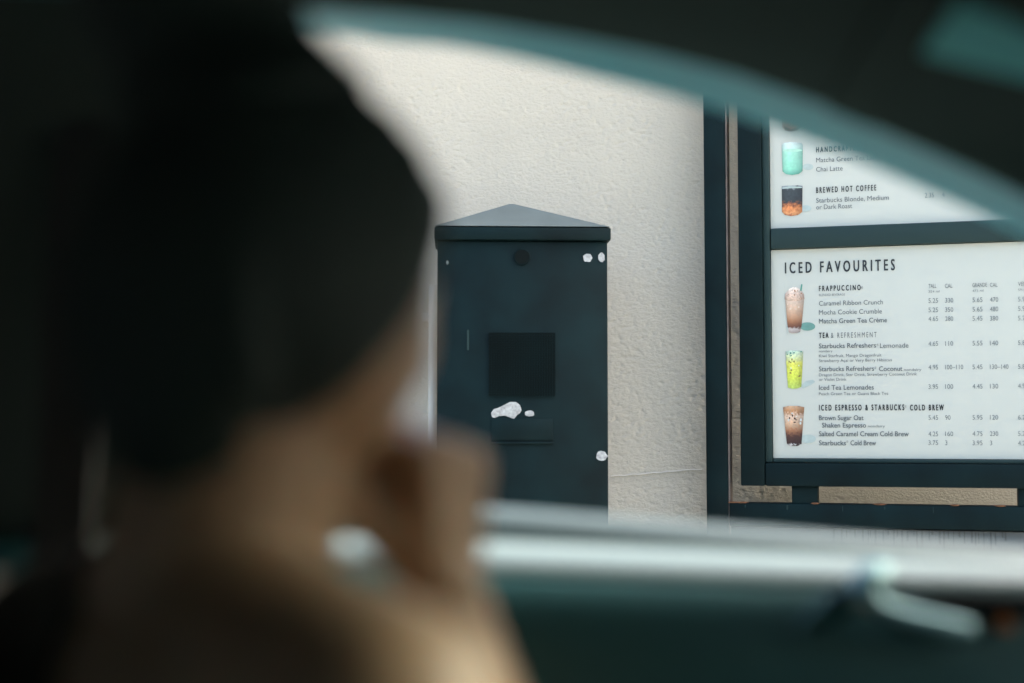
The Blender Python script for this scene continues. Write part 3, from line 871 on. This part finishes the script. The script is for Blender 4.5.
# windscreen pillars: trim bulges towards the cabin
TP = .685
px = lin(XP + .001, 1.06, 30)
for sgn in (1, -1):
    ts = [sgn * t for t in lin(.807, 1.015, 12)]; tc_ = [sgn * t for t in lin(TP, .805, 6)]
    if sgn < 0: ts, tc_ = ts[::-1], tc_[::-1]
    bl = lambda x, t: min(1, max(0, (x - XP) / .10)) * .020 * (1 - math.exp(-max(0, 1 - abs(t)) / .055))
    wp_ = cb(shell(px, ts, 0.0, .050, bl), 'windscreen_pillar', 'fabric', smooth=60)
    cb(shell(px, tc_, -.002, .050, bl), 'pillar_glow_strip', 'pillar', wp_, smooth=60)  # inner strip split off to carry the painted corner glow
px = lin(XH + .002, 1.06, 22)
cb(shell(px, lin(-TP + .002, TP - .002, 15), .034, .039), 'windscreen', 'glass', smooth=60)
# rear window
def rw(t): return [Vector((-1.36 - .62 * t, y, 1.37 - .38 * t + .03 * (1 - ((y - YC) / .65) ** 2))) for y in lin(YC - .62, YC + .62, 9)]
m = MB(); r0 = [rw(t) for t in lin(0, 1, 6)]
vs = [p for r_ in r0 for p in r_] + [p + Vector((0, 0, .005)) for r_ in r0 for p in r_]
fs = []
for i in range(5):
    for j in range(8):
        fs.append([i * 9 + j, i * 9 + j + 1, (i + 1) * 9 + j + 1, (i + 1) * 9 + j]); fs.append([54 + i * 9 + j, 54 + (i + 1) * 9 + j, 54 + (i + 1) * 9 + j + 1, 54 + i * 9 + j + 1])
m.add(vs, fs); cb(m, 'rear_window', 'tint')
cb(MB().box((-2.0, YC, .70), (.45, 1.5, .50), .06, seg=3), 'boot', 'paint')
# bonnet, bumper, floor, dash
def bon(x): return [Vector((x, y, .955 - .06 * (x - .85) - .10 * max(0, x - 1.5) ** 2 - .03 * ((y - YC) / .68) ** 2)) for y in lin(YC - .68, YC + .68, 9)] + [Vector((x, y, .80 - .03)) for y in lin(YC + .68, YC - .68, 9)]
cb(MB().sweep(bon, lin(.95, 2.15, 8)), 'bonnet', 'paint')
cb(MB().box((2.2, YC, .55), (.20, 1.62, .48), .08, seg=4), 'front_bumper', 'paint')
cb(MB().box((0, YC, .235), (3.6, 1.50, .05), .01), 'floor_pan', 'fabric')
def dash(y):
    b = .03 * math.cos((y - YC) * 4)
    return [Vector((.56, y, .60)), Vector((.58, y, .80 + b)), Vector((.63, y, .87 + b)), Vector((.72, y, .90 + b * .8)), Vector((.95, y, .90)), Vector((1.05, y, .86)), Vector((1.05, y, .30)), Vector((.80, y, .30)), Vector((.72, y, .55))]
cb(MB().sweep(dash, lin(YC - .65, YC + .65, 15)), 'dashboard', 'trim')
cb(MB().box((.10, YC, .42), (.95, .18, .32), .03, seg=3), 'centre_console', 'trim')
# steering wheel
wc = Vector((.37, .80, .80)); ax = Vector((-.90, 0, .43)).normalized(); sx_ = Vector((0, 1, 0)); sy_ = ax.cross(sx_)
ring = [wc + (sx_ * math.cos(t) + sy_ * math.sin(t)) * .18 for t in lin(0, 2 * math.pi, 41)]
sw = cb(MB().tube(ring, .015, 12), 'steering_wheel', 'trim', smooth=60)
cb(MB().sphere(wc - ax * .02, (.05, .07, .06), 20, 12), 'hub', 'trim', sw, 60)
mm = MB()
for t in (0, math.pi, 1.5 * math.pi):
    mm.tube([wc - ax * .02, wc + (sx_ * math.cos(t) + sy_ * math.sin(t)) * .178], [.022, .014], 10)
mm.tube([wc - ax * .03, wc - ax * .22], [.03, .035], 14)
cb(mm, 'spoke', 'trim', sw, 60)
# seats
def seat(y0):
    st = MB().box((.02, y0, .36), (.52, .50, .15), .05, seg=4)
    st.box((.02, y0, .28), (.44, .40, .05))
    s_ = cb(st, 'seat', 'seat')
    def sb(t):
        x = -.17 - .20 * t; z = .36 + .60 * t; w = .25 - .04 * max(0, t - .6) / .4 - .06 * max(0, t - .92) / .08
        th = .12 - .05 * t
        return [Vector((x, y0 - w, z)), Vector((x + .035, y0 - w * .94, z)), Vector((x + .01, y0 - w * .6, z)), Vector((x + .01, y0 + w * .6, z)), Vector((x + .035, y0 + w * .94, z)), Vector((x, y0 + w, z)), Vector((x - th, y0 + w * .9, z - .02)), Vector((x - th, y0 - w * .9, z - .02))]
    cb(MB().sweep(sb, [0, .15, .3, .5, .7, .85, .92, .97, 1.0]), 'backrest', 'seat', s_, 50)
    hr = MB().box((-.43, y0, 1.07), (.10, .25, .17), .045, seg=4)
    hr.tube([(-.42, y0 - .06, .92), (-.43, y0 - .06, 1.02)], .007, 8); hr.tube([(-.42, y0 + .06, .92), (-.43, y0 + .06, 1.02)], .007, 8)
    cb(hr, 'headrest', 'seat', s_)
    return s_
seat(.80); seat(.04)
# belt on the pillar
dr = at(86, 143, 1.085)
m = MB().box((dr.x, dr.y - .006, dr.z), (.040, .012, .055), .005)
bl_ = cb(m, 'belt_anchor', 'belt')
m = MB().sweep(lambda p: [p + Vector((-.022, -.0012, 0)), p + Vector((.022, -.0012, 0)), p + Vector((.022, .0012, 0)), p + Vector((-.022, .0012, 0))],
               [dr + Vector((0, -.016, 0)), Vector((dr.x - .01, 1.085, 1.05)), Vector((dr.x - .02, 1.088, .85)), Vector((dr.x - .02, 1.085, .40))])
cb(m, 'belt_webbing', 'belt', bl_)

# ------------------------------------------------------------------ person in the driver seat
Hc = Vector((-.128, .78, 1.120))
FA = R(41)                                   # face direction, clockwise from +Y
hf = Vector((math.sin(FA), math.cos(FA), 0)); hr_ = Vector((math.cos(FA), -math.sin(FA), 0)); hu = Vector((0, 0, 1))
tilt = Matrix.Rotation(R(-6), 3, hr_)        # chin slightly lowered
hf, hu = tilt @ hf, tilt @ hu
def H(r_, f_, u_): return Hc + hr_ * r_ + hf * f_ + hu * u_
def gs(x, s_): return math.exp(-(x / s_) ** 2)
def head_pt(th, ph, off=0.0):
    """th: azimuth from face direction (towards right), ph: elevation"""
    cp, sp = math.cos(ph), math.sin(ph)
    r_, f_, u_ = math.sin(th) * cp, math.cos(th) * cp, sp
    R_, F_, U_ = r_ * (.074 + off), f_ * (.094 + off), u_ * (.116 + off)
    if u_ < 0:                               # jaw and nape
        t = -u_
        R_ *= 1 - .34 * t ** 1.6
        if f_ > 0: F_ *= 1 - .10 * t ** 2
        else: F_ *= 1 - .42 * t ** 1.2
        U_ *= 1.0 if f_ > -.2 else .86
    if f_ > 0.2 and off < .006:
        U0 = U_; a_ = R_
        F_ += .024 * gs(a_, .011) * gs(U0 + .022, .018) + .013 * gs(a_, .008) * gs(U0 + .004, .022)   # nose
        F_ += .006 * gs(U0 - .018, .010) * gs(a_, .05)                                               # brow
        F_ -= .010 * (gs(a_ - .032, .015) + gs(a_ + .032, .015)) * gs(U0 - .001, .011)               # eye sockets
        F_ += .007 * gs(a_, .022) * gs(U0 + .056, .007) + .006 * gs(a_, .02) * gs(U0 + .068, .006)    # lips
        F_ += .010 * gs(a_, .022) * gs(U0 + .096, .016)                                              # chin
        F_ -= .004 * gs(a_, .03) * gs(U0 + .080, .006)
        F_ += .005 * (gs(a_ - .045, .018) + gs(a_ + .045, .018)) * gs(U0 + .020, .02)                # cheekbones
    return R_, F_, U_
def head_mesh(mb, off=0.0, keep=None, nu=72, nv=48):
    vs = [H(*head_pt(0, math.pi / 2, off))]; fs = []
    for j in range(1, nv):
        ph = math.pi / 2 - math.pi * j / nv
        for i in range(nu): vs.append(H(*head_pt(2 * math.pi * i / nu, ph, off)))
    vs.append(H(*head_pt(0, -math.pi / 2, off)))
    for i in range(nu): fs.append([0, 1 + i, 1 + (i + 1) % nu])
    for j in range(nv - 2):
        for i in range(nu):
            a_ = 1 + j * nu
            fs.append([a_ + i, a_ + nu + i, a_ + nu + (i + 1) % nu, a_ + (i + 1) % nu])
    a_ = 1 + (nv - 2) * nu
    for i in range(nu): fs.append([a_ + i, len(vs) - 1, a_ + (i + 1) % nu])
    mb.add(vs, fs)

NB = Vector((-.165, .765, .955))             # base of neck
TA = R(42)
tf = Vector((math.cos(TA), math.sin(TA), 0)); tr = Vector((math.sin(TA), -math.cos(TA), 0))
up = Vector((0, 0, 1))
body = MB()
head_mesh(body)
for sg in (1, -1):                           # ears
    ec = H(sg * .069, -.012, -.012)
    for k_ in range(9):
        t = R(-70 + k_ * 35)
        body.sphere(ec + hu * math.sin(t) * .024 + hf * (math.cos(t) * -.012) + hr_ * sg * .003, .0072, 10, 8)
    body.sphere(ec, .016, 12, 8)
body.capsule(H(0, -.022, -.055), NB + Vector((0, 0, .01)), .053, .060, 20)
body.capsule(H(0, -.005, -.075), NB + tf * .02, .048, .055, 20)
RS = NB + tr * .165 + Vector((0, 0, -.038)); LS = NB - tr * .165 + Vector((0, 0, -.045))
for sh, sg in ((RS, 1), (LS, -1)):
    body.capsule(NB + Vector((0, 0, -.012)), sh + Vector((0, 0, .004)), .060, .054, 20)
    body.capsule(NB + Vector((0, 0, .03)), NB + tr * sg * .10 + Vector((0, 0, -.028)), .046, .040, 16)
PEL = Vector((-.085, .80, .50)); 
def tors(t): return NB.lerp(PEL, t) + Vector((-.02 * math.sin(math.pi * t), 0, -.02 * (1 - t)))
for i in range(13):
    t = i / 12
    w = interp([(0, .135), (.2, .150), (.45, .132), (.62, .118), (.8, .135), (1, .155)], t)
    dp_ = interp([(0, .075), (.2, .100), (.35, .108), (.62, .085), (1, .105)], t)
    # torso turns from facing ahead (hips) to the window (shoulders)
    an = TA * (1 - t); c_ = tors(t)
    mm = Matrix.Translation(c_) @ Matrix.Rotation(an, 4, 'Z')
    body.sphere((0, 0, -.02), (dp_, w, .065), 24, 14, mat=mm)
for sg in (1, -1):                           # bust
    body.sphere(tors(.30) + tf * .075 + tr * sg * .07, .062, 18, 12)
# right arm raised, hand at the chin
RE = Vector((.022, .800, .735)); RW = Vector((-.042, .832, .958))
body.capsule(RS, RS.lerp(RE, .5), .056, .046); body.capsule(RS.lerp(RE, .5), RE, .046, .038)
body.capsule(RE, RE.lerp(RW, .35), .038, .040); body.capsule(RE.lerp(RW, .35), RW, .040, .026)
# left arm along the door armrest
LE = Vector((-.080, 1.015, .765)); LW = Vector((.145, .960, .765))
body.capsule(LS, LS.lerp(LE, .5), .054, .044); body.capsule(LS.lerp(LE, .5), LE, .044, .037)
body.capsule(LE, LE.lerp(LW, .35), .037, .039); body.capsule(LE.lerp(LW, .35), LW, .039, .027)

def hand(wrist, d, n, w, curl, size=1.0, thumb=1):
    """d: wrist to knuckles, n: direction the palm faces, w: index-to-little axis"""
    d, n, w = d.normalized(), n.normalized(), w.normalized()
    k0 = wrist + d * .082 * size
    for i in range(4):
        o = (i - 1.5) * .0195 * size
        kn = k0 + w * o + d * (-.004 * abs(i - 1.2)) * size
        body.capsule(wrist + w * o * .55 + d * .012, kn, .0165 * size, .0125 * size, 12)
        L = [(.040, .025, .021), (.044, .028, .022), (.041, .026, .021), (.032, .020, .019)][i]
        p = kn; a_ = 0.0
        for seg, (l_, ca) in enumerate(zip(L, curl)):
            a_ += ca
            q_ = p + (d * math.cos(a_) + n * math.sin(a_)) * l_ * size
            body.capsule(p, q_, (.0098 - .0012 * seg) * size, (.0090 - .0012 * seg) * size, 12)
            p = q_
    body.sphere(wrist + d * .052 * size + n * .020 * size, (.024 * size, .026 * size, .028 * size), 16, 12)
    body.sphere(wrist + d * .060 * size - w * .020 * thumb * size + n * .030 * size, .021 * size, 16, 12)
    b0 = wrist + d * .02 - w * .022 * thumb * size + n * .008
    b1 = b0 + (d * .55 - w * .55 * thumb + n * .45).normalized() * .042 * size
    b2 = b1 + (d * .75 + w * .05 * thumb + n * .55).normalized() * .032 * size
    b3 = b2 + (d * .7 + w * .35 * thumb + n * .5).normalized() * .026 * size
    body.capsule(b0, b1, .016 * size, .013 * size, 12); body.capsule(b1, b2, .0115 * size, .0105 * size, 12); body.capsule(b2, b3, .0105 * size, .0085 * size, 12)
hand(RW, Vector((.06, .06, .98)), Vector((-.86, .46, .06)), Vector((.46, .86, 0)), (R(72), R(88), R(55)), .98, 1)
ld_ = (LW - LE).normalized()
hand(LW, ld_, Vector((0, 0, -1)), ld_.cross(Vector((0, 0, 1))) * -1, (R(15), R(20), R(15)), .98, 1)
# legs
for sg in (-1, 1):
    hp_ = Vector((-.06, .80 + sg * .095, .475)); kn = Vector((.36, .80 + sg * .14, .545)); an_ = Vector((.66, .80 + sg * .12, .345)); to = Vector((.80, .80 + sg * .13, .315))
    body.capsule(hp_, kn, .085, .056, 20); body.capsule(kn, kn.lerp(an_, .35), .054, .054); body.capsule(kn.lerp(an_, .35), an_, .054, .036)
    body.capsule(an_ + Vector((-.03, 0, -.03)), to, .036, .030)

me = bpy.data.meshes.new('body_raw')
me.from_pydata([tuple(p) for p in body.v], [], body.f); me.update()
tmp = bpy.data.objects.new('tmp', me); C.objects.link(tmp)
md = tmp.modifiers.new('r', 'REMESH'); md.mode = 'VOXEL'; md.voxel_size = .0042
sm = tmp.modifiers.new('s', 'SMOOTH'); sm.factor = .5; sm.iterations = 5
dg = bpy.context.evaluated_depsgraph_get()
bme = bpy.data.meshes.new_from_object(tmp.evaluated_get(dg))
bpy.data.objects.remove(tmp); bpy.data.meshes.remove(me)
bme.name = 'person'
bme.materials.clear()
person = bpy.data.objects.new('person', bme); C.objects.link(person)
bme.materials.append(M['skin']); bme.materials.append(M['lip'])
pbase = Vector((-.085, .80, .40))
bme.transform(Matrix.Translation(-pbase)); person.location = pbase
for p in bme.polygons:
    p.use_smooth = True
    q_ = p.center + pbase - Hc
    a_, f_, u_ = q_.dot(hr_), q_.dot(hf), q_.dot(hu)
    if f_ > .085 and abs(a_) < .024 * (1 - ((u_ + .062) / .014) ** 2 * .5) and -.075 < u_ < -.049: p.material_index = 1
tag(person, 'person with dark hair in a bun and one bare shoulder, chin resting on hand', 'person')
def pb(mb, name, mt, smooth=60, par=None): return mb.build(name, M[mt], par or person, smooth, pbase)

# clothing lifted from the body surface
def cloth(name, mt, test, off, par=None):
    keep = [p for p in bme.polygons if test(p.center + pbase)]
    idx = {}; vs = []; fs = []
    for p in keep:
        f = []
        for vi in p.vertices:
            if vi not in idx:
                idx[vi] = len(vs); v = bme.vertices[vi]; vs.append(v.co + v.normal * off)
            f.append(idx[vi])
        fs.append(f)
    bmx = bmesh.new(); bmx_v = [bmx.verts.new(v) for v in vs]
    for f in fs: bmx.faces.new([bmx_v[i] for i in f])
    for _ in range(25):
        new = {}
        for v in bmx.verts:
            nb_ = [e_.other_vert(v) for e_ in v.link_edges if e_.is_boundary]
            if len(nb_) == 2: new[v] = v.co.lerp((nb_[0].co + nb_[1].co) / 2, .6)
        for v, c_ in new.items(): v.co = c_
    bmx.verts.index_update(); vs = [v.co.copy() for v in bmx.verts]; bmx.free()
    m2 = bpy.data.meshes.new(name); m2.from_pydata([tuple(v) for v in vs], [], fs); m2.update()
    o = link_mesh(name, m2, M[mt], person, 180)
    so = o.modifiers.new('s', 'SOLIDIFY'); so.thickness = .003; so.offset = 0
    return o
armR = (RS, RE); 
def seg_d(p, a_, b_):
    t = max(0, min(1, (p - a_).dot(b_ - a_) / (b_ - a_).length_squared)); return (p - a_ - (b_ - a_) * t).length
def blend(mb, voxel, it):
    me_ = bpy.data.meshes.new('b'); me_.from_pydata([tuple(p) for p in mb.v], [], mb.f); me_.update()
    o_ = bpy.data.objects.new('b', me_); C.objects.link(o_)
    r_ = o_.modifiers.new('r', 'REMESH'); r_.mode = 'VOXEL'; r_.voxel_size = voxel
    k_ = o_.modifiers.new('s', 'SMOOTH'); k_.factor = .5; k_.iterations = it
    m_ = bpy.data.meshes.new_from_object(o_.evaluated_get(bpy.context.evaluated_depsgraph_get()))
    out = MB().add([v.co.copy() for v in m_.vertices], [list(p.vertices) for p in m_.polygons])
    bpy.data.objects.remove(o_); bpy.data.meshes.remove(me_); bpy.data.meshes.remove(m_)
    return out
def top_test(p):
    q_ = p - NB; lat = q_.dot(tr); fr = q_.dot(tf)
    if p.z < .52 or p.z > .995: return False
    if seg_d(p, LE, LW) < .07 or seg_d(p, RE, RW) < .06: return False
    if p.z > .86:
        if lat < -.015 and p.z < .99 and fr < .06 and seg_d(p, Vector(NB) + Vector((0, 0, .03)), Hc) > .066: return True
        if seg_d(p, Vector(NB) + Vector((0, 0, .03)), Hc) < .058: return False
        return p.z < .90 and abs(lat) < .14
    sd = RS if lat > 0 else LS; el = RE if lat > 0 else LE
    if seg_d(p, sd + (el - sd) * .1, el) < .068: return False
    return True
cloth('tank_top', 'top', top_test, .004)
def short_test(p):
    return p.z < .60 and p.x < .14 and p.z > .36 and seg_d(p, RE, RW) > .07 and not (p.y < .66 and p.z > .585)
cloth('shorts', 'denim', short_test, .006)
for sg in (-1, 1):
    cloth('shoe', 'shoe', lambda p: p.x > .60 and p.z < .345 and (p.y - .80) * sg > 0, .006)

# hair: cap over the skull, bun, loose wisps
def hair_keep(p):
    q_ = p - Hc; a_, f_, u_ = q_.dot(hr_), q_.dot(hf), q_.dot(hu)
    lim = interp([(-.13, -.112), (-.06, -.104), (-.03, -.085), (.0, -.052), (.03, -.012), (.055, .028), (.078, .060), (.12, .075)], f_)
    return u_ > lim
hm = MB(); head_mesh(hm, .017, nu=96, nv=64)
inner = MB(); head_mesh(inner, .001, nu=96, nv=64)
kf = [f for f in hm.f if all(hair_keep(hm.v[i]) for i in f)]
used = sorted({i for f in kf for i in f}); ix = {v: i for i, v in enumerate(used)}
hv = []
for i in used:
    p = hm.v[i].copy(); q_ = p - Hc; u_ = q_.dot(hu); f_ = q_.dot(hf)
    lim = interp([(-.13, -.112), (-.06, -.104), (-.03, -.085), (.0, -.052), (.03, -.012), (.055, .028), (.078, .060), (.12, .075)], f_)
    t = min(1, max(0, (u_ - lim) / .03))
    back = max(0, -f_) / .1
    p = inner.v[i].lerp(p, .15 + .85 * t ** .6)
    p += q_.normalized() * (.010 * back * t +   .0010 * math.sin(q_.dot(hr_) * 260 + 14 * f_ * 20) * t)
    hv.append(p)
hb = MB(); hb.add(hv, [[ix[i] for i in f] for f in kf])
sw_ = MB()
for k_ in range(9):                          # hair swept up from the nape
    q_ = (k_ - 4) / 4
    sw_.tube([H(.050 * q_, -.056 + .016 * q_ * q_, -.118 + .045 * q_ * q_), H(.058 * q_, -.078 + .02 * q_ * q_, -.092 + .035 * q_ * q_), H(.062 * q_, -.096 + .028 * q_ * q_, -.050), H(.060 * q_, -.104 + .028 * q_ * q_, .0), H(.05 * q_, -.10 + .02 * q_ * q_, .05)], [.004, .012, .017, .018, .010], 12)
sw_ = blend(sw_, .005, 8)
hair = pb(hb, 'hair', 'hair', 180)
pb(sw_, 'swept_hair', 'hair', 180, hair)
so = hair.modifiers.new('s', 'SOLIDIFY'); so.thickness = .004; so.offset = -1
bc = at(192, 8, .77)
bn = MB()
nb = 44; rings = []
for k_ in range(7):                          # twisted coils of the bun
    a0 = k_ * .9
    pts = []; rr = []
    for i in range(22):
        t = i / 21; a_ = a0 + t * 4.2; el_ = -1.0 + 2.0 * t
        rad = .046 * math.cos(el_ * .95)
        pts.append(bc + Vector((math.cos(a_) * rad, math.sin(a_) * rad, el_ * .036)))
        rr.append(.008 + .011 * math.sin(math.pi * t))
    bn.tube(pts, rr, 10)
bn.sphere(bc, (.050, .050, .044), 24, 14)
bn.tube([bc + Vector((0, 0, -.005)), bc + Vector((.012, .0, -.035)), bc + Vector((.03, .0, -.075))], [.044, .060, .078], 24)
bn = blend(bn, .005, 10)
bun = pb(bn, 'hair_bun', 'hair', 180, hair); bun.location = (0, 0, 0)
ws = MB()
for i in range(26):
    th = random.uniform(R(60), R(300)); ph = random.uniform(R(-45), R(80))
    p0 = H(*head_pt(th, ph, .012))
    if not hair_keep(p0): continue
    nrm = (p0 - Hc).normalized(); tg = nrm.cross(Vector((random.uniform(-1, 1), random.uniform(-1, 1), random.uniform(-1, 1)))).normalized()
    ws = MB(); ws.tube([p0 + nrm * (.006 * t) * t + tg * .03 * t for t in (0, .5, 1.0)], [.0006, .0005, .0002], 5); pb(ws, 'loose_strand', 'hair', 180, hair)
for i in range(8):                           # nape wisps
    th = R(180 + random.uniform(-50, 60)); p0 = H(*head_pt(th, R(-46), .008))
    ws = MB(); ws.tube([p0, p0 + Vector((random.uniform(-.008, .008), random.uniform(-.01, .0), -.022)), p0 + Vector((random.uniform(-.014, .014), random.uniform(-.014, .004), -.045))], [.0009, .0007, .0002], 5); pb(ws, 'loose_strand', 'hair', 180, hair)
for sg in (1, -1):
    ec = H(sg * .032, .0655, .001)
    ey = pb(MB().sphere(ec, .0118, 18, 12), 'eye', 'eye', 180)
    pb(MB().sphere(ec + hf * .0072, .0058, 14, 10), 'iris', 'iris', 180, ey)
    eb = MB().tube([H(sg * .014, .0955, .019), H(sg * .03, .0865, .0245), H(sg * .05, .0700, .020)], [.0028, .0028, .0012], 8)
    pb(eb, 'eyebrow', 'hair', 180)
